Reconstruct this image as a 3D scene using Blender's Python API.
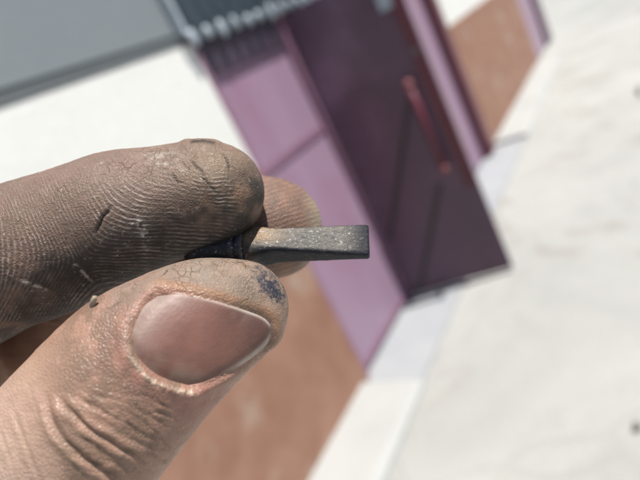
import bpy, bmesh, math, random
import numpy as np
from mathutils import Matrix, Vector
from mathutils.bvhtree import BVHTree

for o in list(bpy.data.objects):
    bpy.data.objects.remove(o)
sc = bpy.context.scene
COL = sc.collection

# ------------------------------------------------------------------ camera
# world: x runs along the wall, y into it, z up; the camera stands at x = y = 0
YAW, PITCH, ROLL = math.radians(53.43), math.radians(16.54), math.radians(-27.22)
FPX = 560.0                      # focal length for a 640 px wide frame
CAM = np.array([0.0, 0.0, 1.70])
Fv = np.array([math.sin(YAW)*math.cos(PITCH), math.cos(YAW)*math.cos(PITCH), -math.sin(PITCH)])
R0 = np.array([math.cos(YAW), -math.sin(YAW), 0.0])
U0 = np.cross(R0, Fv)
Rv = math.cos(ROLL)*R0 + math.sin(ROLL)*U0
Uv = -math.sin(ROLL)*R0 + math.cos(ROLL)*U0
CM = Matrix([[Rv[i], Uv[i], -Fv[i], CAM[i]] for i in range(3)] + [[0, 0, 0, 1]])
cd = bpy.data.cameras.new('camera')
cam = bpy.data.objects.new('camera', cd)
COL.objects.link(cam)
cam.matrix_world = CM
cd.sensor_width = 4.54
cd.lens = 4.54*FPX/640.0
cd.clip_start = 0.005
cd.clip_end = 2000
cd.dof.use_dof = True
cd.dof.focus_distance = 0.0845
cd.dof.aperture_fstop = 2.05
sc.camera = cam

# ------------------------------------------------------------------ light
SUN = np.array([0.10, -0.38, 0.92])
SUN = SUN/np.linalg.norm(SUN)
w = bpy.data.worlds.new('World')
sc.world = w
w.use_nodes = True
nt = w.node_tree
bg = nt.nodes['Background']
sky = nt.nodes.new('ShaderNodeTexSky')
sky.sky_type = 'NISHITA'
sky.sun_disc = False
sky.sun_elevation = math.asin(SUN[2])
sky.sun_rotation = math.atan2(SUN[0], SUN[1])
nt.links.new(sky.outputs[0], bg.inputs[0])
bg.inputs[1].default_value = 0.05
sl = bpy.data.lights.new('sun', 'SUN')
sl.energy = 5.0
sl.angle = math.radians(0.53)
sl.color = (1.0, 0.955, 0.89)
so = bpy.data.objects.new('sun', sl)
COL.objects.link(so)
so.rotation_euler = Vector(-SUN).to_track_quat('-Z', 'Y').to_euler()
so.location = (0, -3, 6)
sc.view_settings.view_transform = 'Standard'
sc.view_settings.look = 'None'
sc.view_settings.gamma = 1
sc.view_settings.use_curve_mapping = False
sc.view_settings.exposure = 0.68
sc.cycles.use_denoising = True
sc.cycles.use_adaptive_sampling = True
sc.cycles.adaptive_threshold = .02
sc.cycles.max_bounces = 8

# ------------------------------------------------------------------ helpers
class NT:
    """small node-tree writer"""
    def __init__(s, name):
        s.m = bpy.data.materials.new(name)
        s.m.use_nodes = True
        s.t = s.m.node_tree
        s.b = s.t.nodes['Principled BSDF']
        s.tc = s.t.nodes.new('ShaderNodeTexCoord').outputs['Object']
    def n(s, typ, **kw):
        nd = s.t.nodes.new(typ)
        for k, v in kw.items():
            setattr(nd, k, v)
        return nd
    def put(s, sock, v):
        if isinstance(v, bpy.types.NodeSocket):
            s.t.links.new(v, sock)
        elif v is not None:
            sock.default_value = v
    def noise(s, scale, detail=4, rough=.6, vec=None, dist=0.0):
        nd = s.n('ShaderNodeTexNoise')
        s.put(nd.inputs['Vector'], vec or s.tc)
        nd.inputs['Scale'].default_value = scale
        nd.inputs['Detail'].default_value = detail
        nd.inputs['Roughness'].default_value = rough
        nd.inputs['Distortion'].default_value = dist
        return nd.outputs[0]
    def voro(s, scale, feature='F1', vec=None, rnd=1.0):
        nd = s.n('ShaderNodeTexVoronoi', feature=feature)
        s.put(nd.inputs['Vector'], vec or s.tc)
        nd.inputs['Scale'].default_value = scale
        nd.inputs['Randomness'].default_value = rnd
        return nd.outputs['Distance']
    def ramp(s, v, lo, hi, a=0.0, b=1.0):
        nd = s.n('ShaderNodeMapRange', clamp=True)
        s.put(nd.inputs[0], v)
        for i, q in enumerate((lo, hi, a, b)):
            nd.inputs[i+1].default_value = q
        return nd.outputs[0]
    def math(s, op, a, b=None):
        nd = s.n('ShaderNodeMath', operation=op)
        s.put(nd.inputs[0], a)
        if b is not None:
            s.put(nd.inputs[1], b)
        return nd.outputs[0]
    def mix(s, f, a, b, mode='MIX'):
        nd = s.n('ShaderNodeMix', data_type='RGBA', blend_type=mode)
        s.put(nd.inputs[0], f)
        for i, c in ((6, a), (7, b)):
            s.put(nd.inputs[i], c if isinstance(c, bpy.types.NodeSocket) else (*c, 1) if len(c) == 3 else c)
        return nd.outputs[2]
    def attr(s, name):
        nd = s.n('ShaderNodeAttribute', attribute_name=name)
        return nd
    def bump(s, h, dist, strength=1.0, normal=None):
        nd = s.n('ShaderNodeBump')
        s.put(nd.inputs['Height'], h)
        nd.inputs['Distance'].default_value = dist
        nd.inputs['Strength'].default_value = strength
        if normal is not None:
            s.put(nd.inputs['Normal'], normal)
        return nd.outputs[0]
    def warp(s, amount, scale):
        nz = s.n('ShaderNodeTexNoise')
        s.put(nz.inputs['Vector'], s.tc)
        nz.inputs['Scale'].default_value = scale
        sub = s.n('ShaderNodeVectorMath', operation='SUBTRACT')
        s.put(sub.inputs[0], nz.outputs[1])
        sub.inputs[1].default_value = (.5, .5, .5)
        sca = s.n('ShaderNodeVectorMath', operation='SCALE')
        s.put(sca.inputs[0], sub.outputs[0])
        sca.inputs['Scale'].default_value = amount
        add = s.n('ShaderNodeVectorMath', operation='ADD')
        s.put(add.inputs[0], s.tc)
        s.put(add.inputs[1], sca.outputs[0])
        return add.outputs[0]

def surface(name, c1, c2, scale, rough=.8, spots=None, metal=0.0, bump=0.002, fine=60.0, streak=False):
    q = NT(name)
    vec = q.tc
    if streak:
        mp = q.n('ShaderNodeMapping')
        q.put(mp.inputs[0], q.tc)
        mp.inputs['Scale'].default_value = (1, 1, .18)
        vec = mp.outputs[0]
    f = q.ramp(q.noise(scale, 6, .62, vec), .3, .7)
    c = q.mix(f, c1, c2)
    g = q.noise(fine, 5, .7)
    c = q.mix(q.ramp(g, .25, .75, 0, .35), c, tuple(x*.72 for x in c1))
    if spots:
        c = q.mix(q.ramp(q.noise(scale*.55, 3, .5), .56, .70, 0, spots[1]), c, spots[0])
    q.put(q.b.inputs['Base Color'], c)
    q.put(q.b.inputs['Roughness'], q.ramp(g, .2, .8, rough-.08, min(1, rough+.08)))
    q.b.inputs['Metallic'].default_value = metal
    q.put(q.b.inputs['Normal'], q.bump(g, bump))
    return q.m

def obj(name, verts, faces, mat, parent=None, smooth=False):
    me = bpy.data.meshes.new(name)
    me.from_pydata([tuple(v) for v in verts], [], faces)
    me.update()
    if smooth:
        me.shade_smooth()
    o = bpy.data.objects.new(name, me)
    COL.objects.link(o)
    if mat:
        me.materials.append(mat)
    if parent:
        o.parent = parent
        o.matrix_parent_inverse = PW[parent.name].inverted()
    PW[o.name] = Matrix.Identity(4)
    return o
PW = {}

def empty(name, loc):
    o = bpy.data.objects.new(name, None)
    COL.objects.link(o)
    o.location = loc
    PW[o.name] = Matrix.Translation(loc)
    return o

def tag(o, label, cat, group=None):
    o['label'] = label
    o['category'] = cat
    if group:
        o['group'] = group
    return o

def bm_obj(name, bm, mat, parent=None, smooth=False):
    me = bpy.data.meshes.new(name)
    bm.to_mesh(me)
    bm.free()
    if smooth:
        me.shade_smooth()
    o = bpy.data.objects.new(name, me)
    COL.objects.link(o)
    me.materials.append(mat)
    if parent:
        o.parent = parent
        o.matrix_parent_inverse = PW[parent.name].inverted()
    PW[o.name] = Matrix.Identity(4)
    return o

def box(name, x, y, z, mat, parent=None, bevel=.004, M=None):
    bm = bmesh.new()
    bmesh.ops.create_cube(bm, size=1)
    sx, sy, sz = x[1]-x[0], y[1]-y[0], z[1]-z[0]
    for v in bm.verts:
        v.co = Vector((x[0]+(v.co.x+.5)*sx, y[0]+(v.co.y+.5)*sy, z[0]+(v.co.z+.5)*sz))
    if bevel:
        bmesh.ops.bevel(bm, geom=bm.edges[:], offset=bevel, segments=2, affect='EDGES')
    if M is not None:
        bm.transform(M)
    return bm_obj(name, bm, mat, parent)

# ------------------------------------------------------------------ setting materials
M_white = surface('white_render', (.63, .638, .62), (.68, .685, .668), 1.6, .9, spots=((.52, .525, .50), .5), bump=.003, fine=40)
M_brown = surface('brown_render', (.22, .108, .072), (.315, .18, .126), 6.0, .92, spots=((.34, .255, .20), .7), bump=.006, fine=24)
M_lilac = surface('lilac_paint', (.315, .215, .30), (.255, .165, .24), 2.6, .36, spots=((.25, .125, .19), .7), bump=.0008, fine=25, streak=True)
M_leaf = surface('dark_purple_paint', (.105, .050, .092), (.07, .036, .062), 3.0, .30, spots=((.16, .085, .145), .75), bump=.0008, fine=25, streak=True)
M_canopy_shade = surface('canopy_shade_paint', (.062, .045, .068), (.045, .034, .052), 3, .5)  # colour imitates the shadow under the canopy
M_brace = surface('black_purple_paint', (.022, .012, .018), (.03, .016, .024), 4, .4)
M_rose = surface('rose_paint', (.225, .125, .185), (.18, .09, .14), 4, .45, bump=.001, fine=30)
M_maroon = surface('maroon_paint', (.12, .02, .036), (.08, .017, .03), 4, .45, bump=.001, fine=30)
M_grey = surface('grey_cladding', (.175, .20, .218), (.20, .222, .236), .9, .5, bump=.0006, fine=20)
M_trim = surface('dark_trim', (.115, .13, .14), (.10, .11, .12), 3, .55, bump=.0006, fine=20)
M_sheet = surface('blue_sheet', (.065, .105, .145), (.09, .135, .175), 3, .4, bump=.0005, fine=30)
M_pale = surface('pale_galvanised', (.40, .45, .50), (.27, .32, .37), 9, .45, bump=.0005, fine=30)
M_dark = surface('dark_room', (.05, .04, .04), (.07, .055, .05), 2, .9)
M_pink = surface('worn_pink_paint', (.20, .06, .07), (.12, .035, .042), 14, .45)
M_stone = surface('dark_stone', (.10, .095, .085), (.17, .16, .15), 20, .9, fine=80)
M_kerb = surface('pavement_concrete', (.325, .335, .332), (.385, .395, .39), 2.4, .92, bump=.004, fine=60)
M_step = surface('doorstep_concrete', (.262, .280, .302), (.315, .328, .34), 3.0, .85, bump=.003, fine=60)

q = NT('ground_concrete')
f = q.ramp(q.noise(.8, 7, .62, dist=.6), .32, .68)
c = q.mix(f, (.295, .302, .292), (.385, .39, .377))
c = q.mix(q.ramp(q.noise(2.3, 6, .7), .55, .75, 0, .55), c, (.25, .252, .24))
c = q.mix(q.ramp(q.noise(1.1, 5, .6, dist=1.2), .60, .74, 0, .5), c, (.25, .235, .205))
wv = q.warp(.5, 1.3)
c = q.mix(q.ramp(q.voro(.55, 'DISTANCE_TO_EDGE', wv), .0, .010, .22, 0), c, (.2, .197, .19))
g = q.noise(45, 6, .7)
c = q.mix(q.ramp(g, .3, .8, 0, .4), c, (.18, .18, .172))
st_ = q.ramp(q.noise(1.7, 4, .55, dist=.8), .58, .70, 0, .7)
c = q.mix(q.math('MULTIPLY', st_, q.ramp(q.noise(9, 4, .7), .3, .7, .3, 1)), c, (.20, .175, .14))
q.put(q.b.inputs['Base Color'], c)
q.b.inputs['Roughness'].default_value = .93
q.put(q.b.inputs['Normal'], q.bump(g, .006))
M_ground = q.m

# ------------------------------------------------------------------ setting
YW = 1.76
gs = obj('ground', [(-400, -400, 0), (400, -400, 0), (400, 400, 0), (-400, 400, 0)], [(0, 1, 2, 3)], M_ground)
gs['kind'] = 'structure'

def pavement(x0, x1):
    bm = bmesh.new()
    prof = [(YW-.012, .0), (YW-.012, .052), (1.415, .046), (1.398, .040), (1.385, .022), (1.375, -.02), (YW-.012, -.02)]
    xs = np.linspace(x0, x1, 24)
    rnd = random.Random(3)
    rings = []
    for x in xs:
        rings.append([bm.verts.new((x, y+(rnd.uniform(-.006, .006) if z > .0 and y < 1.5 else 0), z)) for y, z in prof])
    n = len(prof)
    for a, b in zip(rings, rings[1:]):
        for i in range(n):
            bm.faces.new((a[i], b[i], b[(i+1) % n], a[(i+1) % n]))
    bm.faces.new(rings[0][::-1])
    bm.faces.new(rings[-1])
    bmesh.ops.recalc_face_normals(bm, faces=bm.faces)
    o = bm_obj('pavement', bm, M_kerb)
    o['kind'] = 'structure'
    return o
pavement(-6.0, 2.10)
pavement(5.95, 9.75)
ds = box('doorstep', (2.104, 5.946), (1.40, YW+.4), (-.03, .010), M_step, bevel=.003)
ds['kind'] = 'structure'

B = empty('building', (2.17, YW, 0))
tag(B, 'white rendered building with brown plinth, lilac metal gates and grey cladding above', 'building')
PX0 = YW-.014
for x0, x1 in ((-6.0, 2.17), (5.83, 9.85)):
    box('wall', (x0, x1), (YW, YW+.3), (1.352, 2.003), M_white, B, 0)
    box('plinth', (x0, x1), (PX0, YW+.3), (-.02, 1.35), M_brown, B, .006)
box('trim', (-6.0, 2.118), (YW-.006, YW+.2), (2.005, 2.052), M_trim, B, .004)
box('cladding', (-6.0, 2.118), (YW-.012, YW+.2), (2.054, 4.2), M_grey, B, 0)
box('wall', (2.122, 12.2), (YW+.12, YW+.4), (2.075, 4.2), M_white, B, 0)
box('wall', (5.83, 12.2), (YW, YW+.118), (2.005, 4.2), M_grey, B, 0)

# canopy over the gate: corrugated front sheet with a pale lip on every rib
cx0, cx1, cy = 2.12, 5.83, 1.712
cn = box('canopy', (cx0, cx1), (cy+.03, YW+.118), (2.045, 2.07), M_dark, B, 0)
side = box('side_panel', (cx0-.012, cx0+.02), (cy-.004, YW+.1), (2.03, 3.0), M_pale, cn, .003)
pitch = .118
nn = int((cx1-cx0-.03)/pitch)
vs, fs = [], []
sub = 10
for i in range(nn*sub+1):
    x = cx0+.03+i*pitch/sub
    y = cy+.012-.016*math.cos(2*math.pi*i/sub)
    for z in (1.995, 3.0):
        vs.append((x, y, z))
    if i:
        k = 2*i
        fs.append((k-2, k, k+1, k-1))
sh = obj('corrugated_sheet', vs, fs, M_sheet, cn, True)
md = sh.modifiers.new('thickness', 'SOLIDIFY')
md.thickness = .002
tabs = None
rl = random.Random(12)
for i in range(nn):
    x = cx0+.03+i*pitch
    if tabs is None:
        bm = bmesh.new()
        bmesh.ops.create_uvsphere(bm, u_segments=12, v_segments=8, radius=1)
        for v in bm.verts:
            v.co = Vector((v.co.x*.028, v.co.y*.014, v.co.z*.042))
        tabs = bm_obj('rib_lip', bm, M_pale, cn, True)
        tabs.location = (x, cy-.004, 2.01)
    else:
        t = tabs.copy()
        COL.objects.link(t)
        t.location = (x+rl.uniform(-.006, .006), cy-.004, 2.014+rl.uniform(-.006, .006))
        t.scale = (rl.uniform(.75, 1.1), 1, rl.uniform(.7, 1.2))
        t.rotation_euler = (0, rl.uniform(-.2, .2), 0)

# gate: fixed lilac panels, one dark leaf standing open
def panel(x0, x1, z1=2.07, y=YW+.03, mat=None, edge=.035):
    p = box('gate_panel', (x0, x1), (y, y+.03), (.03, z1), mat or M_lilac, B, .003)
    return p
p1 = panel(2.176, 3.0)
box('frame_post', (2.172, 2.215), (YW+.004, YW+.06), (.012, 2.07), M_rose, p1, .004)
box('frame_post', (2.965, 3.055), (YW-.002, YW+.06), (.012, 2.07), M_rose, p1, .004)
for z in (.05, 1.30):
    box('rail', (2.206, 2.964), (YW+.020, YW+.032), (z-.02, z+.02), M_rose, p1, .004)
for n_, x0, x1 in (('canopy_shade_board', 2.216, 2.964),):
    box(n_, (x0, x1), (YW+.004, YW+.029), (1.835, 2.043), M_canopy_shade, p1, .003)  # added board; its dark colour stands in for the canopy's shadow
p2 = panel(3.66, 5.62)
box('frame_post', (3.63, 3.659), (YW-.002, YW+.06), (.012, 2.07), M_maroon, p2, .004)
box('frame_post', (5.62, 5.826), (YW-.05, YW+.06), (.012, 2.07), M_maroon, p2, .006)
p3 = panel(9.855, 11.25)
box('frame_post', (11.26, 11.9), (YW-.02, YW+.1), (.012, 2.2), M_leaf, p3, .006)
p4 = box('end_wall', (11.9, 12.2), (YW, YW+.3), (0, 2.0), M_white, B, 0)
# dim room behind the open leaf
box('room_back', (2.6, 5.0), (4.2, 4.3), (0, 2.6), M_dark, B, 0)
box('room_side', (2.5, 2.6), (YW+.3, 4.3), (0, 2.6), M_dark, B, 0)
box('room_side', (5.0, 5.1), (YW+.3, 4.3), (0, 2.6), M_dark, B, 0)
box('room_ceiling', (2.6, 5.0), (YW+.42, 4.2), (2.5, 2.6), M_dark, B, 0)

HX, HY = 3.014, YW-.012
ang = math.atan2(1.085-HY, 3.135-HX)
LW = math.hypot(1.085-HY, 3.135-HX)
ML = Matrix.Translation((HX, HY, 0)) @ Matrix.Rotation(ang, 4, 'Z')   # local x along the leaf; its -y side faces the camera
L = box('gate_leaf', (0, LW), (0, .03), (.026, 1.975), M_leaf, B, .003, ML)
def lb(name, x, y, z, mat, bev=.004):
    return box(name, x, y, z, mat, L, bev, ML)
lb('stile', (LW-.075, LW-.002), (-.014, -.001), (.62, 1.965), M_maroon)
lb('rail', (.006, LW-.08), (-.006, -.001), (1.37, 1.40), M_leaf, .002)
for (xa, za), (xb, zb) in (((.018, .456), (.493, 1.24)), ((.059, .048), (.459, .694))):   # two raking braces
    d_ = math.hypot(xb-xa, zb-za)
    MB = ML @ Matrix.Translation((xa, 0, za)) @ Matrix.Rotation(-math.atan2(zb-za, xb-xa), 4, 'Y')
    box('brace', (0, d_), (-.012, -.001), (-.014, .014), M_brace, L, .003, MB)
lb('kick_plate', (.07, LW-.01), (-.004, -.0005), (.03, .045), M_leaf, .001)
def cyl(bm, a, b, r, seg=14):
    a, b = Vector(a), Vector(b)
    d = b-a
    bmesh.ops.create_cone(bm, cap_ends=True, segments=seg, radius1=r, radius2=r, depth=d.length,
                          matrix=Matrix.Translation((a+b)/2) @ d.to_track_quat('Z', 'Y').to_matrix().to_4x4())
hz0, hz1, hx = .80, 1.33, LW-.140
bm = bmesh.new()
cyl(bm, (hx, -.075, hz0-.02), (hx, -.075, hz1+.02), .021)
cyl(bm, (hx, -.075, hz0), (hx, -.012, hz0), .013)
cyl(bm, (hx, -.075, hz1), (hx, -.012, hz1), .013)
bm.transform(ML)
hd = bm_obj('pull_handle', bm, M_maroon, L, True)
hd['label'] = 'long worn maroon pull handle'
for z in (hz0, hz1):
    bm = bmesh.new()
    bmesh.ops.create_uvsphere(bm, u_segments=16, v_segments=10, radius=.030, matrix=Matrix.Translation((hx, -.075, z)))
    bm.transform(ML)
    bm_obj('handle_boss', bm, M_pink, L, True)
lb('latch_plate', (LW-.14, LW-.06), (-.022, -.014), (1.74, 1.84), M_pale)
lb('bolt_head', (LW-.06, LW-.03), (-.03, -.014), (1.46, 1.50), M_trim)

def pebble(loc, sx, sy, sz, seed, label):
    bm = bmesh.new()
    bmesh.ops.create_icosphere(bm, subdivisions=3, radius=1)
    rnd = random.Random(seed)
    dirs = [(Vector((rnd.gauss(0, 1), rnd.gauss(0, 1), rnd.gauss(0, 1))).normalized(), rnd.uniform(.55, .85)) for _ in range(9)]
    for v in bm.verts:
        k = 1.0
        for d, h in dirs:
            t = v.co.normalized().dot(d)
            if t > 0:
                k = min(k, h/t if t > h else 1.0)
        v.co = Vector((v.co.x*k*sx, v.co.y*k*sy, v.co.z*k*sz))
    zmin = min(v.co.z for v in bm.verts)
    for v in bm.verts:
        v.co.z -= zmin+.002
    o = bm_obj('stone', bm, M_stone, None, True)
    o.location = loc
    return tag(o, label, 'stone')
pebble((6.15, .335, 0), .05, .035, .045, 1, 'small dark stone on the concrete, high up near the right edge')
pebble((1.76, .405, 0), .022, .018, .02, 2, 'small dark stone on the concrete near the bottom right corner')

# ------------------------------------------------------------------ the hand
# modelled in millimetres: x right, y up, z towards the viewer; (px, py) below are drawing-board
# coordinates on the plane z = 0, which stands ZD mm from the lens
ZD = 90.0
rs = np.random.RandomState(5)
LAT = rs.rand(32, 32, 32).astype(np.float32)
def vnoise(p):
    i = np.floor(p).astype(int)
    f = p-i
    f = f*f*(3-2*f)
    r = 0
    for a in (0, 1):
        for b in (0, 1):
            for c in (0, 1):
                wgt = np.where(a, f[:, 0], 1-f[:, 0])*np.where(b, f[:, 1], 1-f[:, 1])*np.where(c, f[:, 2], 1-f[:, 2])
                r = r+wgt*LAT[(i[:, 0]+a) % 32, (i[:, 1]+b) % 32, (i[:, 2]+c) % 32]
    return r
def fbm(p, scale, octv=4, off=0.0):
    r, amp, tot = 0, 1.0, 0
    for k in range(octv):
        r = r+amp*vnoise(p*scale*(2**k)+off+17.3*k)
        tot += amp
        amp *= .55
    return r/tot
def sstep(x, a, b):
    t = np.clip((x-a)/(b-a), 0, 1)
    return t*t*(3-2*t)
def board(px, py, z):
    k = (ZD-z)/FPX
    return np.array([(px-320)*k, (240-py)*k, z])
def interp(st, step=.7):
    """Catmull-Rom through stations (px, py, z, r_px, depth_ratio) -> dense mm samples"""
    S = []
    for s_ in st:
        px, py, z, r = s_[:4]
        dr = s_[4] if len(s_) > 4 else 1.0
        S.append([*board(px, py, z), r*(ZD-z)/FPX, dr])
    S = np.array(S)
    S = np.vstack([2*S[0]-S[1], S, 2*S[-1]-S[-2]])
    out = []
    for i in range(1, len(S)-2):
        L_ = np.linalg.norm(S[i+1, :3]-S[i, :3])
        n = max(2, int(L_/step))
        for t in np.arange(n)/n:
            a, b, c_, d = S[i-1], S[i], S[i+1], S[i+2]
            out.append(.5*((2*b)+(c_-a)*t+(2*a-5*b+4*c_-d)*t*t+(3*b-a-3*c_+d)*t**3))
    out.append(S[-2])
    return np.array(out)

CH = {
 'index': dict(k=2.0, st=[(-330, 300, -34, 120), (-240, 306, -26, 106), (-160, 310, -16, 97), (-80, 288, -9, 86, 1), (0, 261, -5, 72.5, 1), (35, 250, -4, 71.5, 1), (66, 238.5, -3.5, 69), (94, 226, -3, 66), (124, 215, -2.5, 64.5),
      (158, 205.5, -2, 58.5), (184, 198, -1.5, 55), (206, 194, -1, 52.5), (214, 193, -1, 50.5)]),
 'thumb': dict(k=2.0, st=[(-330, 600, -34, 150, .9), (-190, 575, -20, 135, .9), (-90, 560, -7, 120, .88), (-10, 530, 2, 104, .86), (40, 482, 7, 94, .86), (75, 441, 9, 90, .84), (108, 402, 9.5, 87, .80), (138, 370, 9, 83, .76),
      (170, 345, 8, 75, .74), (199, 325, 6.5, 66, .74), (224, 314, 5.5, 56, .78), (240, 308.5, 5, 48.5, .8)]),
 'middle': dict(k=2.0, st=[(-320, 300, -48, 105), (-200, 300, -52, 90), (-60, 290, -46, 78), (60, 262, -34, 68), (150, 240, -24, 61), (215, 230, -18, 56.5), (262, 228, -14.5, 52), (273, 228.5, -14, 49.5)]),
 'ring': dict(k=2.0, st=[(-330, 330, -68, 95), (-210, 310, -74, 84), (-90, 290, -72, 74), (10, 255, -58, 68), (50, 300, -44, 62), (50, 330, -36, 56)]),
 'little': dict(k=2.0, st=[(-340, 350, -86, 84), (-240, 290, -92, 72), (-140, 280, -90, 66), (-60, 310, -78, 60), (-30, 350, -64, 52), (-36, 372, -56, 46)]),
 'palm': dict(k=9.0, st=[(-330, 420, -58, 190, .8), (-430, 470, -52, 200, .72), (-540, 540, -42, 180, .66), (-640, 600, -32, 160, .7), (-760, 660, -22, 165, .85), (-1050, 780, -8, 190, .95), (-1300, 880, 2, 205, 1)]),
 'web': dict(k=6.0, st=[(-330, 360, -44, 135), (-200, 395, -28, 95), (-90, 400, -16, 68), (-48, 398, -12, 50)]),
}
def axis_coords(lo, hi, f0, f1, h, grow=1.09, hmax=2.2):
    c = list(np.arange(f0, f1+h*.5, h))
    s_, x = h, c[-1]
    while x < hi:
        s_ = min(hmax, s_*grow)
        x += s_
        c.append(x)
    s_, x = h, c[0]
    pre = []
    while x > lo:
        s_ = min(hmax, s_*grow)
        x -= s_
        pre.append(x)
    return np.array(pre[::-1]+c)
HRES = .26
gx = axis_coords(-345, 8, -53, 2, HRES)
gy = axis_coords(-200, 30, -41, 18, HRES)
gz = axis_coords(-140, 60, -22, 24, HRES*1.15)
D = np.full((len(gx), len(gy), len(gz)), 99.0, np.float32)
OWN = np.zeros(D.shape, np.int8)
names = list(CH)
for ci, nm in enumerate(names):
    sm = interp(CH[nm]['st'], .7 if nm in ('index', 'thumb', 'middle') else 2.0)
    cf = np.full(D.shape, 99.0, np.float32)
    tan = np.gradient(sm[:, :3], axis=0)
    tan /= np.linalg.norm(tan, axis=1)[:, None]
    for s_, t_ in zip(sm, tan):
        c0, r, dr = s_[:3], s_[3], s_[4]
        m = r+4.0
        sl_ = []
        for g_, v in ((gx, c0[0]), (gy, c0[1]), (gz, c0[2])):
            sl_.append(slice(np.searchsorted(g_, v-m), np.searchsorted(g_, v+m)))
        sl_ = tuple(sl_)
        X = (gx[sl_[0]]-c0[0])[:, None, None].astype(np.float32)
        Y = (gy[sl_[1]]-c0[1])[None, :, None].astype(np.float32)
        Z = (gz[sl_[2]]-c0[2])[None, None, :].astype(np.float32)
        q2 = X*X+Y*Y+(Z/dr)**2
        np.minimum(cf[sl_], np.sqrt(q2)-np.float32(r), out=cf[sl_])
    if ci == 0:
        D = cf
        continue
    # fingers stay apart at their tips and flow together towards the knuckles
    kk = (.25+CH[nm]['k']*3*sstep(-gx, 54, 85)).astype(np.float32)[:, None, None]
    OWN[cf < D] = ci
    h = np.clip(.5+.5*(D-cf)/kk, 0, 1)
    D = D*(1-h)+cf*h-kk*h*(1-h)

def surface_nets(D, gx, gy, gz):
    ins = D < 0
    nx, ny, nz = D.shape
    cnt = np.zeros((nx-1, ny-1, nz-1), np.int8)
    for a in (0, 1):
        for b in (0, 1):
            for c_ in (0, 1):
                cnt += ins[a:nx-1+a, b:ny-1+b, c_:nz-1+c_]
    act = np.argwhere((cnt > 0) & (cnt < 8))
    idx = np.full(cnt.shape, -1, np.int32)
    idx[act[:, 0], act[:, 1], act[:, 2]] = np.arange(len(act))
    I, J, K = act.T
    acc = np.zeros((len(act), 3))
    num = np.zeros(len(act))
    cor = [(a, b, c_) for a in (0, 1) for b in (0, 1) for c_ in (0, 1)]
    for p in cor:
        for ax in range(3):
            if p[ax]:
                continue
            e = list(p)
            e[ax] = 1
            d0 = D[I+p[0], J+p[1], K+p[2]].astype(float)
            d1 = D[I+e[0], J+e[1], K+e[2]].astype(float)
            m = (d0 < 0) != (d1 < 0)
            t = np.where(m, d0/(d0-d1+1e-20), 0)
            P0 = np.stack([gx[I+p[0]], gy[J+p[1]], gz[K+p[2]]], 1)
            P1 = np.stack([gx[I+e[0]], gy[J+e[1]], gz[K+e[2]]], 1)
            acc += np.where(m[:, None], P0+(P1-P0)*t[:, None], 0)
            num += m
    V = acc/num[:, None]
    Q = []
    for ax in range(3):
        s0 = [slice(1, -1)]*3
        s1 = [slice(1, -1)]*3
        s0[ax] = slice(0, -1)
        s1[ax] = slice(1, None)
        a, b = ins[tuple(s0)], ins[tuple(s1)]
        e = np.argwhere(a != b)
        flip = a[e[:, 0], e[:, 1], e[:, 2]]
        e = e+np.array([0 if k == ax else 1 for k in range(3)])
        u, v = [(1, 2), (2, 0), (0, 1)][ax]
        du, dv = np.eye(3, dtype=int)[u], np.eye(3, dtype=int)[v]
        def at(o_):
            w_ = e-o_
            return idx[w_[:, 0], w_[:, 1], w_[:, 2]]
        qd = np.stack([at(du+dv), at(dv), at(0*du), at(du)], 1)
        qd[~flip] = qd[~flip][:, ::-1]
        Q.append(qd)
    return V, np.vstack(Q), act
V, Q, act = surface_nets(D, gx, gy, gz)
own = OWN[act[:, 0], act[:, 1], act[:, 2]]
del D, OWN, cf
ok = (Q >= 0).all(1)
Q = Q[ok]
E_ = np.vstack([Q[:, [0, 1]], Q[:, [1, 2]], Q[:, [2, 3]], Q[:, [3, 0]]])
def lap(V, lam, it):
    deg = np.bincount(E_.ravel(), minlength=len(V))[:, None]
    for _ in range(it):
        s_ = np.stack([np.bincount(E_[:, 0], V[E_[:, 1], k], len(V))+np.bincount(E_[:, 1], V[E_[:, 0], k], len(V)) for k in range(3)], 1)
        V = V+lam*(s_/deg-V)
    return V
V = lap(V, .5, 6)
def normals(V):
    n = np.cross(V[Q[:, 2]]-V[Q[:, 0]], V[Q[:, 3]]-V[Q[:, 1]])
    o_ = np.zeros_like(V)
    for k in range(4):
        for a in range(3):
            o_[:, a] += np.bincount(Q[:, k], n[:, a], len(V))
    return o_/(np.linalg.norm(o_, axis=1)[:, None]+1e-20)
N = normals(V)
if (N*(V-V.mean(0))).sum() < 0:
    Q = Q[:, ::-1]
    N = -N

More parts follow.
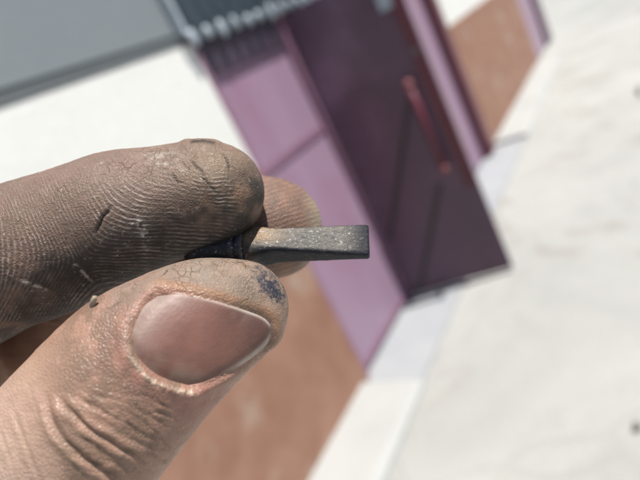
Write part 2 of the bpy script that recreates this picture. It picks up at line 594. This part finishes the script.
# drawing-board coordinates of every vertex
kz = FPX/(ZD-V[:, 2])
PX = 320+V[:, 0]*kz
PY = 240-V[:, 1]*kz
front = sstep(N[:, 2], -.15, .15)
isI, isT, isM = own == 0, own == 1, own == 2
vis = (PX > -60) & (N[:, 2] > -.4) & (PY < 520)
def seg_dist(px, py, pts, mg=70):
    """distance to a polyline and position (0..1) along it (only looked up close to the line)"""
    pts = np.array(pts, float)
    pts = pts[np.r_[True, np.linalg.norm(np.diff(pts, axis=0), axis=1) > 1e-6]]
    lo, hi = pts.min(0)-mg, pts.max(0)+mg
    near = np.flatnonzero((px > lo[0]) & (px < hi[0]) & (py > lo[1]) & (py < hi[1]) & vis)
    BEST, ALONG = np.full(len(px), 1e4), np.zeros(len(px))
    px, py = px[near], py[near]
    best = np.full(len(px), 1e4)
    along = np.zeros(len(px))
    L_ = np.r_[0, np.cumsum(np.linalg.norm(np.diff(pts, axis=0), axis=1))]
    for i in range(len(pts)-1):
        a, d = pts[i], pts[i+1]-pts[i]
        t = np.clip(((px-a[0])*d[0]+(py-a[1])*d[1])/(d@d), 0, 1)
        dd = np.hypot(px-a[0]-t*d[0], py-a[1]-t*d[1])
        m = dd < best
        best[m] = dd[m]
        along[m] = ((L_[i]+t*(L_[i+1]-L_[i]))/L_[-1])[m]
    BEST[near], ALONG[near] = best, along
    return BEST, ALONG
def spline(pts, n=14, closed=False):
    P = np.array(pts, float)
    if closed:
        P = np.vstack([P[-1], P, P[0], P[1]])
    else:
        P = np.vstack([2*P[0]-P[1], P, 2*P[-1]-P[-2]])
    out = []
    for i in range(1, len(P)-2):
        for t in np.arange(n)/n:
            a, b, c_, d = P[i-1], P[i], P[i+1], P[i+2]
            out.append(.5*((2*b)+(c_-a)*t+(2*a-5*b+4*c_-d)*t*t+(3*b-a-3*c_+d)*t**3))
    if not closed:
        out.append(P[-2])
    return np.array(out)
def inside(px, py, poly):
    r = np.zeros(len(px), bool)
    j = len(poly)-1
    for i in range(len(poly)):
        (xi, yi), (xj, yj) = poly[i], poly[j]
        m = ((yi > py) != (yj > py)) & (px < (xj-xi)*(py-yi)/(yj-yi+1e-12)+xi)
        r ^= m
        j = i
    return r

# thumbnail outline: root (cuticle) at the lower left, free edge at the upper right
NAIL_A, NAIL_B, NAIL_C, NAIL_D = (157, 292), (271.5, 334), (190, 390), (130, 344)
side_root = spline([NAIL_D, (137, 362), (152, 378), (170, 386), NAIL_C])
side_free = spline([NAIL_A, (182, 293.5), (212, 300), (244, 310), (262, 317), (270, 324.5), NAIL_B])
side_l = spline([NAIL_D, (132, 325), (142, 305), NAIL_A])
side_r = spline([NAIL_C, (212, 380.5), (238, 367), (256, 354.5), (267, 344), NAIL_B])
outline = np.vstack([side_l, side_free, side_r[::-1], side_root[::-1]])
bvh = BVHTree.FromPolygons([Vector(v) for v in V[:, :].tolist()], Q.tolist())
eye = Vector((0, 0, ZD))
def hit(px, py):
    d = Vector(((px-320)/FPX, (240-py)/FPX, -1)).normalized()
    h_ = bvh.ray_cast(eye, d)
    return h_[0]
def resample(c_, n):
    L_ = np.r_[0, np.cumsum(np.linalg.norm(np.diff(c_, axis=0), axis=1))]
    t = np.linspace(0, L_[-1], n)
    return np.stack([np.interp(t, L_, c_[:, k]) for k in (0, 1)], 1)
NU, NV = 41, 33          # across, along
rt, fr, lf, rg = resample(side_root, NU), resample(side_free, NU), resample(side_l, NV), resample(side_r, NV)
u = np.linspace(0, 1, NU)[None, :, None]
v = np.linspace(0, 1, NV)[:, None, None]
G2 = (1-v)*rt[None]+v*fr[None]+(1-u)*lf[:, None]+u*rg[:, None] \
    - ((1-u)*(1-v)*rt[0]+u*(1-v)*rt[-1]+(1-u)*v*fr[0]+u*v*fr[-1])
zs = np.zeros((NV, NU))
for j in range(NV):
    for i in range(NU):
        h_ = hit(*G2[j, i])
        zs[j, i] = h_.z if h_ else np.nan
# smooth the plate: low-order fit of its depth
gu, gv = np.meshgrid(np.linspace(-1, 1, NU), np.linspace(-1, 1, NV))
A_ = np.stack([gu**a*gv**b for a in range(5) for b in range(4) if a+b < 5], -1).reshape(-1, 13 if False else len([1 for a in range(5) for b in range(4) if a+b < 5]))
good = ~np.isnan(zs.ravel())
co, *_ = np.linalg.lstsq(A_[good], zs.ravel()[good], rcond=None)
zfit = (A_@co).reshape(NV, NU)

# ---- sculpt the skin
disp = np.zeros(len(V))
fT = isT*front
dn, _ = seg_dist(PX, PY, np.vstack([outline, outline[:1]]))
nin = inside(PX, PY, outline)
sd = np.where(nin, -dn, dn)
disp += fT*np.where(nin, -1.15*sstep(dn, 0, 9), 0)
d_root, a_root = seg_dist(PX, PY, np.vstack([side_l[::-1], side_root]))
d_rt2, _ = seg_dist(PX, PY, side_r)
d_free, _ = seg_dist(PX, PY, side_free)
outm = (~nin)*fT
disp += outm*.38*np.exp(-((d_root-6)/9)**2)*(1+.5*(fbm(V, .55, 3)-.5))
disp -= outm*.10*np.exp(-(d_root/1.8)**2)
disp += outm*.35*np.exp(-((d_rt2-5)/6)**2)
rag = fbm(V, 1.3, 3, 31.)
disp += outm*.34*np.exp(-((d_root-2.2)/2.0)**2)*sstep(rag, .46, .58)*sstep(PY, 345, 368)
disp -= outm*.30*np.exp(-(d_rt2/2.)**2)
disp += outm*.28*np.exp(-((d_free-8)/7)**2)
disp -= outm*.22*np.exp(-(d_free/2.0)**2)
# folds of the thumb joint
WX, WY = 5*(fbm(V, .35, 2, 3.)-.5), 5*(fbm(V, .35, 2, 9.)-.5)
def crease(pts, depth, wid, lip, mask, taper=.18):
    global disp
    d, a = seg_dist(PX+WX, PY+WY, spline(pts, 5), 14)
    e = np.clip(np.minimum(a, 1-a)/taper, 0, 1)**.8 if taper else 1
    disp += mask*e*(-depth*np.exp(-(d/wid)**2)+lip*np.exp(-((d-wid*2.3)/(wid*1.7))**2))
for pts, dp, wd, lp in [
    ([(58, 398), (70, 412), (88, 428), (108, 440), (128, 452), (150, 462)], .75, 3.2, .32),
    ([(46, 392), (50, 412), (60, 435), (76, 452), (96, 466), (118, 480), (140, 488)], .75, 3.5, .32),
    ([(72, 396), (92, 404), (112, 416), (134, 428), (152, 436), (168, 440)], .55, 2.6, .24),
    ([(84, 388), (104, 398), (126, 404), (148, 414), (168, 424), (180, 426)], .42, 2.2, .2),
    ([(96, 380), (116, 388), (140, 394), (160, 404), (184, 410)], .30, 2., .16),
    ([(100, 424), (116, 432), (136, 440), (158, 450)], .3, 1.6, .14),
    ([(122, 410), (140, 418), (158, 430), (172, 432)], .26, 1.5, .12),
    ([(10, 402), (18, 425), (28, 452), (42, 480), (52, 500)], .6, 3.0, .25),
    ([(-6, 420), (4, 445), (14, 475), (26, 500)], .35, 2.5, .18),
    ([(28, 382), (34, 402), (44, 424), (50, 446)], .3, 2.2, .15),
    ([(112, 400), (128, 402), (150, 410), (172, 416)], .2, 1.4, .1),
    ([(88, 404), (104, 412), (122, 420), (146, 432)], .25, 1.5, .12),
    ([(78, 428), (96, 442), (112, 450), (132, 460)], .25, 1.5, .12)]:
    big = dp > .7
    crease(pts, dp*(.40 if big else .17), wd*(.85 if big else .6), lp*(1.0 if big else .35), fT)
rc = random.Random(4)
for k in range(60):      # short secondary lines between the folds
    x0, y0 = rc.uniform(62, 165), rc.uniform(392, 462)
    l_, a_ = rc.uniform(14, 34), math.radians(rc.gauss(30, 11))
    crease([(x0, y0), (x0+l_*.5*math.cos(a_), y0+l_*.5*math.sin(a_)+rc.uniform(-2, 2)), (x0+l_*math.cos(a_), y0+l_*math.sin(a_))], rc.uniform(.05, .15), rc.uniform(.9, 1.5), .04, fT*sstep(PX, 30, 60), .3)
# cracks and the flexion line on the index finger
fI = isI*front
dk = np.zeros(len(V))
for pts, dp, wd in [
    ([(111, 203), (107, 212), (103, 217), (99, 226), (96, 235)], .5, 1.3),
    ([(188, 158), (194, 166), (202, 172), (206, 180)], .22, 1.0), ([(222, 152), (228, 160), (230, 172)], .22, 1.0),
    ([(198, 176), (206, 182), (214, 190), (222, 196)], .2, 1.0), ([(172, 172), (176, 180), (182, 184)], .2, 1.0)]:
    crease(pts, dp, wd, .06, fI, .3)
    d_, a_ = seg_dist(PX+WX, PY+WY, spline(pts, 5), 14)
    dk = np.maximum(dk, fI*np.exp(-(d_/1.3)**2)*np.clip(np.minimum(a_, 1-a_)/.25, 0, 1))
wl = np.zeros(len(V))
for pts, wd in (([(137, 216), (141, 228), (145, 240), (147, 253)], 2.6), ([(19, 281), (34, 285), (50, 291)], 1.5), ([(70, 262), (80, 268), (92, 283)], 1.2)):
    d_, a_ = seg_dist(PX+WX, PY+WY, spline(pts, 5), 16)
    wl = np.maximum(wl, fI*np.exp(-(d_/wd)**2)*np.clip(np.minimum(a_, 1-a_)/.2, 0, 1))
disp += .14*wl*sstep(fbm(V, 1.5, 3, 15.), .42, .58)
nl_, _ = seg_dist(PX, PY, [(192, 144), (202, 143), (214, 145)], 20)
dk = np.maximum(dk, isI*np.exp(-(nl_/1.5)**2))
# nail of the index finger: its edge shows along the top of the fingertip
di, ai = seg_dist(PX, PY, spline([(178, 146.5), (190, 143.5), (204, 142.5), (220, 146)]))
disp += isI*sstep(N[:, 1], .6, .95)*(.45*sstep(PX, 176, 186)*sstep(-PX, -226, -212))
# soft unevenness everywhere
disp += .30*(fbm(V, .12, 3, 4.)-.5)+.12*(fbm(V, .6, 3, 8.)-.5)
disp += vis*isI*.10*(fbm(V, 1.6, 2, 2.)-.5)
disp += vis*isT*.05*(fbm(V, 1.5, 2, 6.)-.5)
V = V+N*disp[:, None]
N2 = normals(V)

# ---- skin colour, printed ridges and wear as per-vertex data
def mixc(a, b, t):
    return a*(1-t[:, None])+np.asarray(b)[None]*t[:, None]
n1, n2, n3 = fbm(V, .18, 4, 1.), fbm(V, .5, 4, 5.), fbm(V, 1.4, 3, 7.)
C = np.tile(np.array([.405, .248, .182]), (len(V), 1))
C = mixc(C, (.47, .30, .215), sstep(n1, .45, .65)*.7)
# thumb: flushed round the nail, dusty along the top
red = isT*np.exp(-(np.clip(d_root-4, 0, None)/34)**2)*sstep(PX, 30, 100)
C = mixc(C, (.40, .185, .15), np.clip(red*(.5+.8*(n2-.3))*(1-.5*np.exp(-(d_root/7)**2)), 0, .75))
C = mixc(C, (.68, .51, .41), isT*sstep(-PX+.35*PY, 60, 170)*.65)  # lower left of the thumb painted lighter, as if sunlit
dusty = isT*sstep(sd, 1, 9)*sstep(-PY, -322+.0, -296)*sstep(PX, 78, 130)
C = mixc(C, (.27, .222, .178), np.clip(dusty*(.75+.6*(n2-.5)), 0, 1))
edge_o = isT*np.exp(-((d_free-6)/4.5)**2)*(~nin)*sstep(PX, 148, 165)
C = mixc(C, (.36, .20, .12), np.clip(edge_o*.75*(.6+n2), 0, .9))
cut = outm*np.exp(-((d_root-1.5)/2.6)**2)*sstep(n3+.25*n2, .5, .66)*sstep(PY, 340, 362)
C = mixc(C, (.62, .52, .40), np.clip(cut*1.2, 0, .9))
stn = isT*np.exp(-(((PX-270)*.8-(PY-286)*.6)/11)**2-(((PY-286)*.8+(PX-270)*.6)/24)**2)
stn = stn*(.75+.9*(n2-.5))
# index finger: grey-brown dirt worked into the skin, with underside shade painted in below
dirt = isI*(.62+.55*(n1-.5)+.22*sstep(PY+.28*PX, 255, 320))*sstep(PX, -120, -20)
C = mixc(C, (.100, .088, .080), np.clip(dirt, 0, .93))
pinkish = isI*np.exp(-((PX-120)/75)**2-((PY-178)/22)**2)
C = mixc(C, (.26, .185, .155), np.clip(pinkish*.75*(.5+n2), 0, .8))
tan_ = isI*np.exp(-((PX-212)/38)**2-((PY-170)/30)**2)
C = mixc(C, (.27, .20, .14), np.clip(tan_*.8*(.5+n2), 0, .85))
rust = isI*np.exp(-((PX-224)/22)**2-((PY-197)/12)**2)
C = mixc(C, (.30, .16, .085), np.clip(rust*.7*(.5+n2), 0, .7))
C = mixc(C, (.46, .40, .34), isI*np.clip(np.exp(-((PX-163)/14)**2-((PY-158)/10)**2)*sstep(n3, .42, .6), 0, .7))
soot_shade = isI*sstep(n1+.35*n2, .42, .70)*sstep(PY+.42*PX, 250, 300)  # sooty patches, with the finger's shaded underside painted in
C = mixc(C, (.035, .031, .030), np.clip(soot_shade*.9, 0, .88))
grip_shade = (isI | isM)*np.exp(-((PX-224)/26)**2-((PY-246)/16)**2)  # shadow inside the grip round the shank, painted dark
C = mixc(C, (.03, .03, .034), np.clip(grip_shade*1.1, 0, .9))
# middle fingertip
C = mixc(C, (.25, .145, .108), isM*.9)
C = mixc(C, (.13, .10, .085), isM*np.clip(.25+1.6*(n2-.5), 0, .6))
C = mixc(C, (.42, .345, .25), isM*sstep(PX, 298, 322)*.8)
# ridge phase: a delta on the index finger, plain loops on the middle finger and thumb top
wx, wy = 14*(fbm(V, .10, 2, 11.)-.5), 14*(fbm(V, .10, 2, 13.)-.5)
dx, dy = PX-86+wx, -(PY-258)+wy
rr, th = np.hypot(dx, dy), np.arctan2(dy, dx)
th0 = math.radians(58)
w_ = (th-th0+math.pi) % (2*math.pi)-math.pi
ph = rr*np.cos(1.5*w_)/5.2+.35*(n2-.5)
ph = np.where(isM, ((PX-290)*.30+(PY-215)*.95+3*(n1-.5))/4.6, ph)
ph = np.where(isT, (PY-.25*PX+6*n1)/5.0, ph)
rm = isI*front*(.18+.82*sstep(PY+.06*PX, 178, 214))*sstep(-PX, -250, -225)*np.clip(.1+3.2*(fbm(V, .22, 3, 51.)-.38), .06, 1)*(.45+n2)
rm = np.where(isM, .38, rm)
rm = np.where(isT, 0, rm)
crk = isI*front*.5*(.25+.75*np.maximum(sstep(-PY-.15*PX, -235, -205), sstep(-PX, -80, -40)))+dusty*1.0
wrk = isT*(1-np.clip(dusty, 0, 1))
dust = isI*front*np.clip(.35+1.1*(n2-.5)+np.exp(-((PX-146)/7)**2-((PY-244)/16)**2)*1.2, 0, 1)

hm = bpy.data.meshes.new('hand')
hm.vertices.add(len(V))
hm.vertices.foreach_set('co', (V*.001).astype(np.float32).ravel())
hm.loops.add(len(Q)*4)
hm.loops.foreach_set('vertex_index', Q.astype(np.int32).ravel())
hm.polygons.add(len(Q))
hm.polygons.foreach_set('loop_start', np.arange(0, len(Q)*4, 4, dtype=np.int32))
hm.polygons.foreach_set('loop_total', np.full(len(Q), 4, dtype=np.int32))
hm.update(calc_edges=True)
hm.validate()
hm.shade_smooth()
thg = isT*sstep(n1+.3*n2, .62, .80)*.55*sstep(PX, 20, 90)
C = mixc(C, (.17, .115, .08), np.clip(thg*1.2, 0, .65))
C = mixc(C, (.55, .51, .46), np.clip(wl*sstep(n3, .40, .56)*1.1, 0, .85))
C = mixc(C, (.02, .016, .014), dk*.85)
C *= .74
ca = hm.attributes.new('skin', 'FLOAT_COLOR', 'POINT')
ca.data.foreach_set('color', np.hstack([np.clip(C, 0, 1), np.ones((len(V), 1))]).astype(np.float32).ravel())
for nm, a in (('phase', ph), ('ridge', rm), ('crack', crk), ('wrinkle', wrk), ('dust', dust), ('stain', stn)):
    at_ = hm.attributes.new(nm, 'FLOAT', 'POINT')
    at_.data.foreach_set('value', np.asarray(a, np.float32))

q = NT('skin')
base = q.attr('skin').outputs['Color']
A1 = {k: q.attr(k).outputs['Fac'] for k in ('phase', 'ridge', 'crack', 'wrinkle', 'dust', 'stain')}
cosr = q.math('COSINE', q.math('MULTIPLY', q.math('ADD', A1['phase'], q.ramp(q.noise(700, 2, .5), .2, .8, -.16, .16)), 2*math.pi))
brk = q.ramp(q.noise(800, 3, .6), .36, .60, .15, 1)
ridge = q.math('MULTIPLY', q.math('MULTIPLY', q.ramp(cosr, -.3, 1.0), A1['ridge']), brk)
wv = q.warp(.0020, 420)
vc = q.voro(360, 'DISTANCE_TO_EDGE', wv)
gate = q.ramp(q.noise(150, 3, .6), .52, .62)
crk1 = q.math('MULTIPLY', q.math('MULTIPLY', q.ramp(vc, .0, .038, 1, 0), A1['crack']), gate)
vc2 = q.voro(820, 'DISTANCE_TO_EDGE', wv)
crk2 = q.math('MULTIPLY', q.ramp(vc2, .0, .08, 1, 0), q.math('MULTIPLY', A1['crack'], q.ramp(q.noise(240, 3, .6), .40, .60)))
cracks = q.math('MAXIMUM', crk1, q.math('MULTIPLY', crk2, .5))
vc3 = q.voro(1900, 'DISTANCE_TO_EDGE')
pores = q.ramp(vc3, .0, .25)
fine = q.noise(2600, 3, .6)
mott = q.noise(520, 5, .65)
c = q.mix(q.ramp(mott, .3, .7, .0, .42), base, q.mix(1.0, base, (.62, .56, .52), 'MULTIPLY'))
c = q.mix(q.ramp(fine, .55, .8, 0, .4), c, q.mix(1.0, base, (1.4, 1.35, 1.3), 'MULTIPLY'))
# dust caught on the ridges, dirt held in furrows and cracks
rd = q.math('MULTIPLY', ridge, q.ramp(A1['dust'], 0, 1, .3, 1))
c = q.mix(q.math('MULTIPLY', rd, .52), c, (.50, .44, .39))
fur = q.math('MULTIPLY', q.ramp(cosr, -.2, -1.0), q.math('MULTIPLY', A1['ridge'], .4))
c = q.mix(fur, c, (.06, .045, .038))
c = q.mix(q.math('MULTIPLY', cracks, .75), c, (.03, .022, .018))
sf = q.math('ADD', A1['stain'], q.ramp(q.noise(1300, 4, .7), .25, .75, -.5, .5))
c = q.mix(q.ramp(sf, .28, .64, 0, .94), c, (.022, .026, .042))
spk = q.math('MULTIPLY', q.ramp(q.noise(1500, 2, .5), .66, .74), A1['dust'])
c = q.mix(q.math('MULTIPLY', spk, .7), c, (.55, .52, .47))
spk2 = q.math('MULTIPLY', q.ramp(q.noise(2300, 2, .5), .68, .76), q.ramp(A1['wrinkle'], 0, 1, .0, .4))
c = q.mix(spk2, c, (.70, .60, .50))  # tiny glints on the thumb, put into the colour
q.put(q.b.inputs['Base Color'], c)
q.put(q.b.inputs['Roughness'], q.math('SUBTRACT', q.ramp(mott, .3, .7, .46, .64), q.math('MULTIPLY', A1['wrinkle'], .10)))
q.put(q.b.inputs['Specular IOR Level'], q.ramp(A1['wrinkle'], 0, 1, .24, .45))
q.b.inputs['Subsurface Weight'].default_value = .2
q.b.inputs['Subsurface Radius'].default_value = (1.0, .35, .2)
q.b.inputs['Subsurface Scale'].default_value = .0011
def wsum(*t):
    r = None
    for k_, s_ in t:
        v_ = q.math('MULTIPLY', s_, k_)
        r = v_ if r is None else q.math('ADD', r, v_)
    return r
wr = q.math('MULTIPLY', q.noise(1100, 5, .65), A1['wrinkle'])
q.put(q.b.inputs['Normal'], q.bump(wsum((.12, ridge), (-.18, cracks), (.045, pores), (.05, wr), (.055, mott), (.045, fine)), .001))
hm.materials.append(q.m)
HM = CM @ Matrix.Translation((0, 0, -ZD*.001))
hand = bpy.data.objects.new('hand', hm)
COL.objects.link(hand)
hand.matrix_world = HM
PW['hand'] = Matrix.Identity(4)
tag(hand, 'dirty, cracked left hand pinching a small metal bit between thumb and index finger', 'hand')

def hand_part(name, verts, faces, mat, parent=None, smooth=True):
    o = obj(name, np.asarray(verts)*.001, faces, mat, None, smooth)
    if parent is not None:
        o.parent = parent
    else:
        o.matrix_world = HM
    return o

# ---- thumbnail plate
q = NT('nail')
ff = q.attr('free').outputs['Fac']
gg = q.attr('grime').outputs['Fac']
nz = q.noise(420, 5, .6)
c = q.mix(q.ramp(q.noise(160, 3, .5), .35, .65), (.165, .074, .056), (.10, .046, .037))
c = q.mix(q.attr('pale_left').outputs['Fac'], c, (.215, .14, .122))
c = q.mix(q.math('MULTIPLY', gg, .8), c, (.20, .16, .12))
c = q.mix(q.ramp(nz, .5, .8, 0, .35), c, (.10, .045, .040))
c = q.mix(ff, c, (.50, .46, .41))
spk = q.ramp(q.noise(3200, 3, .6), .64, .76)
c = q.mix(q.math('MULTIPLY', spk, q.ramp(gg, 0, 1, .04, .7)), c, (.40, .33, .25))
q.put(q.b.inputs['Base Color'], c)
q.put(q.b.inputs['Roughness'], q.ramp(nz, .3, .7, .42, .60))
q.b.inputs['Subsurface Weight'].default_value = .1
q.b.inputs['Subsurface Scale'].default_value = .0012
cx_ = q.n('ShaderNodeCombineXYZ')
q.put(cx_.inputs[0], q.attr('across').outputs['Fac'])
lr = q.noise(34, 3, .6, cx_.outputs[0])
q.put(q.b.inputs['Normal'], q.bump(q.math('ADD', q.math('MULTIPLY', lr, .4), q.noise(1300, 5, .7)), .00006))
gv_, gu_ = (gv+1)/2, (gu+1)/2
drop = .55*np.exp(-(gu_/.10)**2)+.22*np.exp(-((1-gu_)/.06)**2)+.60*np.exp(-(gv_/.13)**2)
P3 = np.stack([np.ones_like(gu), gu, gv], -1).reshape(-1, 3)
cp, *_ = np.linalg.lstsq(P3, zfit.ravel(), rcond=None)
zt = .72*zfit+.28*(P3@cp).reshape(NV, NU)+.02-drop
tv, tf = [], []
for j in range(NV):
    for i in range(NU):
        tv.append(board(*G2[j, i], zt[j, i]))
for j in range(NV-1):
    for i in range(NU-1):
        a = j*NU+i
        tf.append((a, a+1, a+NU+1, a+NU))
nail = hand_part('thumbnail', tv, tf, q.m, hand)
nail.data.update()
if sum(p.normal.z for p in nail.data.polygons) < 0:
    nail.data.flip_normals()
md = nail.modifiers.new('thickness', 'SOLIDIFY')
md.thickness = .0006
md.offset = -1
nail['label'] = 'short dull pink thumbnail with pale worn free edge'
def fattr(o, nm, a):
    at_ = o.data.attributes.new(nm, 'FLOAT', 'POINT')
    at_.data.foreach_set('value', np.asarray(a, np.float32).ravel())
nn_ = fbm(np.array(tv), .6, 3)
fe = np.maximum(sstep(gv_, .965, .985)*(.6+.4*np.abs(2*gu_-1.1)), .75*sstep(gu_, .955, .985)*sstep(gv_, .25, .6))
fattr(nail, 'free', np.clip(fe.ravel()*(.35+.8*nn_), 0, .8))
fattr(nail, 'grime', np.clip((sstep(-gv_, -.42, -.0)*.7+.8*sstep(-gu_, -.28, 0)+.9*np.exp(-((gu_-.62)/.12)**2-((gv_-.93)/.07)**2)).ravel()*sstep(nn_, .35, .6), 0, 1))
fattr(nail, 'across', gu_)
fattr(nail, 'pale_left', sstep(-gu_, -.45, -.05)*.75)  # paler towards the left side of the plate

# ---- loose flake of skin beside the nail
q = NT('dry_skin')
q.put(q.b.inputs['Base Color'], q.mix(q.noise(700, 4, .6), (.24, .185, .135), (.32, .26, .195)))
q.b.inputs['Roughness'].default_value = .7
q.put(q.b.inputs['Normal'], q.bump(q.noise(1500, 4, .6), .0001))
M_dry = q.m
fv, ffc = [], []
for k, (px, py, w0, z) in enumerate([(93, 313, 3.2, 11.6), (93, 309, 3.0, 12.3), (92.5, 304, 3.4, 12.9), (94, 299, 3.2, 13.2), (95, 296, 1.8, 13.2)]):
    for a in range(8):
        t = 2*math.pi*a/8
        p = board(px+w0*math.cos(t), py+.6*math.sin(3*t+k), z)
        p[2] += .35*math.sin(t)
        fv.append(p)
    if k:
        for a in range(8):
            b0 = (k-1)*8
            ffc.append((b0+a, b0+(a+1) % 8, b0+8+(a+1) % 8, b0+8+a))
ffc.append(tuple(range(32, 40)))
hand_part('skin_flake', fv, ffc, M_dry, hand)
# ---- sleeve over the forearm, outside the picture
q = NT('sleeve_cloth')
q.put(q.b.inputs['Base Color'], q.mix(q.noise(60, 4, .6), (.05, .06, .09), (.08, .09, .12)))
q.b.inputs['Roughness'].default_value = .9
a0, a1 = board(-1000, 760, -10), board(-1300, 880, 2)
dirn = (a1-a0)/np.linalg.norm(a1-a0)
e1 = np.cross(dirn, [0, 0, 1.0])
e1 /= np.linalg.norm(e1)
e2 = np.cross(dirn, e1)
fv, ffc = [], []
prof = [(0, 30.5), (0, 37), (4, 38), (20, 37), (45, 39.5), (75, 41), (110, 44), (112, 20), (112.5, 1)]
for k, (d, r) in enumerate(prof):
    for a in range(40):
        t = 2*math.pi*a/40
        r2 = r*(1+.02*math.sin(5*t+k)+.015*math.sin(11*t-2*k))
        fv.append(a0+dirn*d+(e1*math.cos(t)+e2*math.sin(t))*r2)
    if k:
        for a in range(40):
            ffc.append(((k-1)*40+a, (k-1)*40+(a+1) % 40, k*40+(a+1) % 40, k*40+a))
hand_part('sleeve', fv, ffc, q.m, hand)

# ------------------------------------------------------------------ the metal bit
q = NT('worn_steel')
br = q.attr('brown').outputs['Fac']
tip = q.attr('blue_and_shade').outputs['Fac']
mp = q.n('ShaderNodeMapping')
q.put(mp.inputs[0], q.tc)
mp.inputs['Scale'].default_value = (.6, 1, 1)
nz, n5 = q.noise(1500, 5, .7, mp.outputs[0]), q.noise(330, 5, .7)
c = q.mix(q.ramp(n5, .35, .65), (.030, .029, .028), (.070, .060, .048))
c = q.mix(q.math('MULTIPLY', tip, .92), c, (.020, .022, .028))
c = q.mix(q.math('MULTIPLY', br, q.ramp(nz, .3, .6)), c, (.19, .125, .07))
c = q.mix(q.ramp(nz, .56, .70, 0, .7), c, (.05, .05, .052))
sp = q.math('MULTIPLY', q.ramp(q.noise(2600, 2, .5), .62, .70), q.ramp(n5, .4, .6, .35, 1))
c = q.mix(q.math('MULTIPLY', q.math('MULTIPLY', sp, .5), q.ramp(tip, 0, 1, 1, .15)), c, (.5, .5, .49))
q.put(q.b.inputs['Base Color'], c)
q.b.inputs['Metallic'].default_value = .2
q.put(q.b.inputs['Specular IOR Level'], q.ramp(tip, 0, 1, .5, .06))
q.put(q.b.inputs['Roughness'], q.ramp(nz, .3, .7, .36, .6))
b1 = q.bump(nz, .00016)
q.put(q.b.inputs['Normal'], q.bump(q.noise(2600, 3, .6), .00006, 1, b1))
M_bit = q.m
q = NT('black_shank')
nz = q.noise(1200, 4, .7)
c = q.mix(q.ramp(nz, .4, .7), (.02, .022, .027), (.05, .053, .06))
c = q.mix(q.math('MULTIPLY', q.ramp(q.noise(2200, 2, .5), .64, .70), .5), c, (.5, .5, .5))
q.put(q.b.inputs['Base Color'], c)
q.b.inputs['Metallic'].default_value = .3
q.b.inputs['Roughness'].default_value = .42
q.put(q.b.inputs['Normal'], q.bump(nz, .00008))
M_shank = q.m
# axis of the bit: from inside the grip to the tip
T0, T1 = board(190, 250, -3.0), board(369.5, 241.5, .6)
ax = (T1-T0)/np.linalg.norm(T1-T0)
LT = np.linalg.norm(T1-T0)
up = np.array([0, 1.0, 0])
up = up-ax*(up@ax)
up /= np.linalg.norm(up)
fw = np.cross(ax, up)                     # towards the viewer
rol = math.radians(26)
wd = up*math.cos(rol)-fw*math.sin(rol)    # width of the blade
th_ = fw*math.cos(rol)+up*math.sin(rol)   # normal of the lit flat
def loft(name, stations, mat, parent, seg=56, cap=True):
    """stations: (t mm, half width, half thickness, squareness exponent)"""
    fv, ffc = [], []
    for k, (t, hw, ht, ex) in enumerate(stations):
        for a in range(seg):
            an = 2*math.pi*a/seg
            ca_, sa = math.cos(an), math.sin(an)
            cu = math.copysign(abs(ca_)**(2/ex), ca_)*hw
            su = math.copysign(abs(sa)**(2/ex), sa)*ht
            fv.append(T0+ax*t+wd*cu+th_*su)
        if k:
            for a in range(seg):
                ffc.append(((k-1)*seg+a, (k-1)*seg+(a+1) % seg, k*seg+(a+1) % seg, k*seg+a))
    n_ = len(stations)
    ffc.append(tuple(range(seg))[::-1])
    ffc.append(tuple((n_-1)*seg+a for a in range(seg)))
    fv = np.array(fv)
    fv = fv+.10*(np.stack([fbm(fv, 1.1, 3, o_) for o_ in (1., 21., 41.)], 1)-.5)+.12*(np.stack([fbm(fv, .35, 2, o_) for o_ in (3., 23., 43.)], 1)-.5)
    o = hand_part(name, fv, ffc, mat, parent)
    o.data.update()
    m = bmesh.new()
    m.from_mesh(o.data)
    bmesh.ops.recalc_face_normals(m, faces=m.faces)
    m.to_mesh(o.data)
    m.free()
    o.data.shade_smooth()
    return o, fv
mmx = lambda px: (px-190)/(369.5-190)*LT
bit_root = bpy.data.objects.new('screwdriver_bit', None)
COL.objects.link(bit_root)
bit_root.matrix_world = HM
PW[bit_root.name] = Matrix.Identity(4)
tag(bit_root, 'small worn steel flat-blade bit with dark shank held between the fingertips', 'tool bit')
st = []
for px in np.linspace(247, 369.3, 70):
    f_ = (px-250)/(369.5-250)
    s_ = float(sstep(np.array(f_), -.03, .30))
    hw = 3.1*(1-s_)+s_*(1.95+.80*max(0., f_-.2)/.8)
    ht = 3.1*(1-s_)+s_*(3.45-2.5*f_)
    ex = 2+5.5*s_
    e_ = float(np.clip((369.5-px)/3.0, 0, 1))
    rnd_ = .86+.14*math.sqrt(max(0, 1-(1-e_)**2))
    c_ = .93+.07*float(np.clip((px-247)/4, 0, 1))
    st.append((mmx(px), hw*rnd_*c_, ht*rnd_*c_, ex))
blade, bvv = loft('blade', st, M_bit, bit_root)
tt = (bvv-T0)@ax/LT
pxs = 190+tt*(369.5-190)
low = -((bvv-T0)@wd)
fattr(blade, 'brown', 1.2*np.exp(-((pxs-264)/20)**2)*sstep(-low, -1.2, -.2))
fattr(blade, 'blue_and_shade', np.clip(.95*sstep(pxs, 342, 366)+sstep(low-(1.95+.80*np.clip((pxs-274)/96, 0, 1)), -.75, -.25)*sstep(pxs, 250, 268), 0, 1))  # dark bluish tip, plus shade painted onto the lower facet
st = [(mmx(px), r, r, 2) for px, r in ((190, 3.0), (205, 3.1), (222, 3.15), (226, 3.25), (232, 3.35), (236, 3.35), (238, 3.1), (239.5, 3.05), (241, 3.35), (245.5, 3.4), (247.5, 3.2), (248.5, 2.9))]
loft('shank', st, M_shank, bit_root, 48)
bpy.context.view_layer.update()
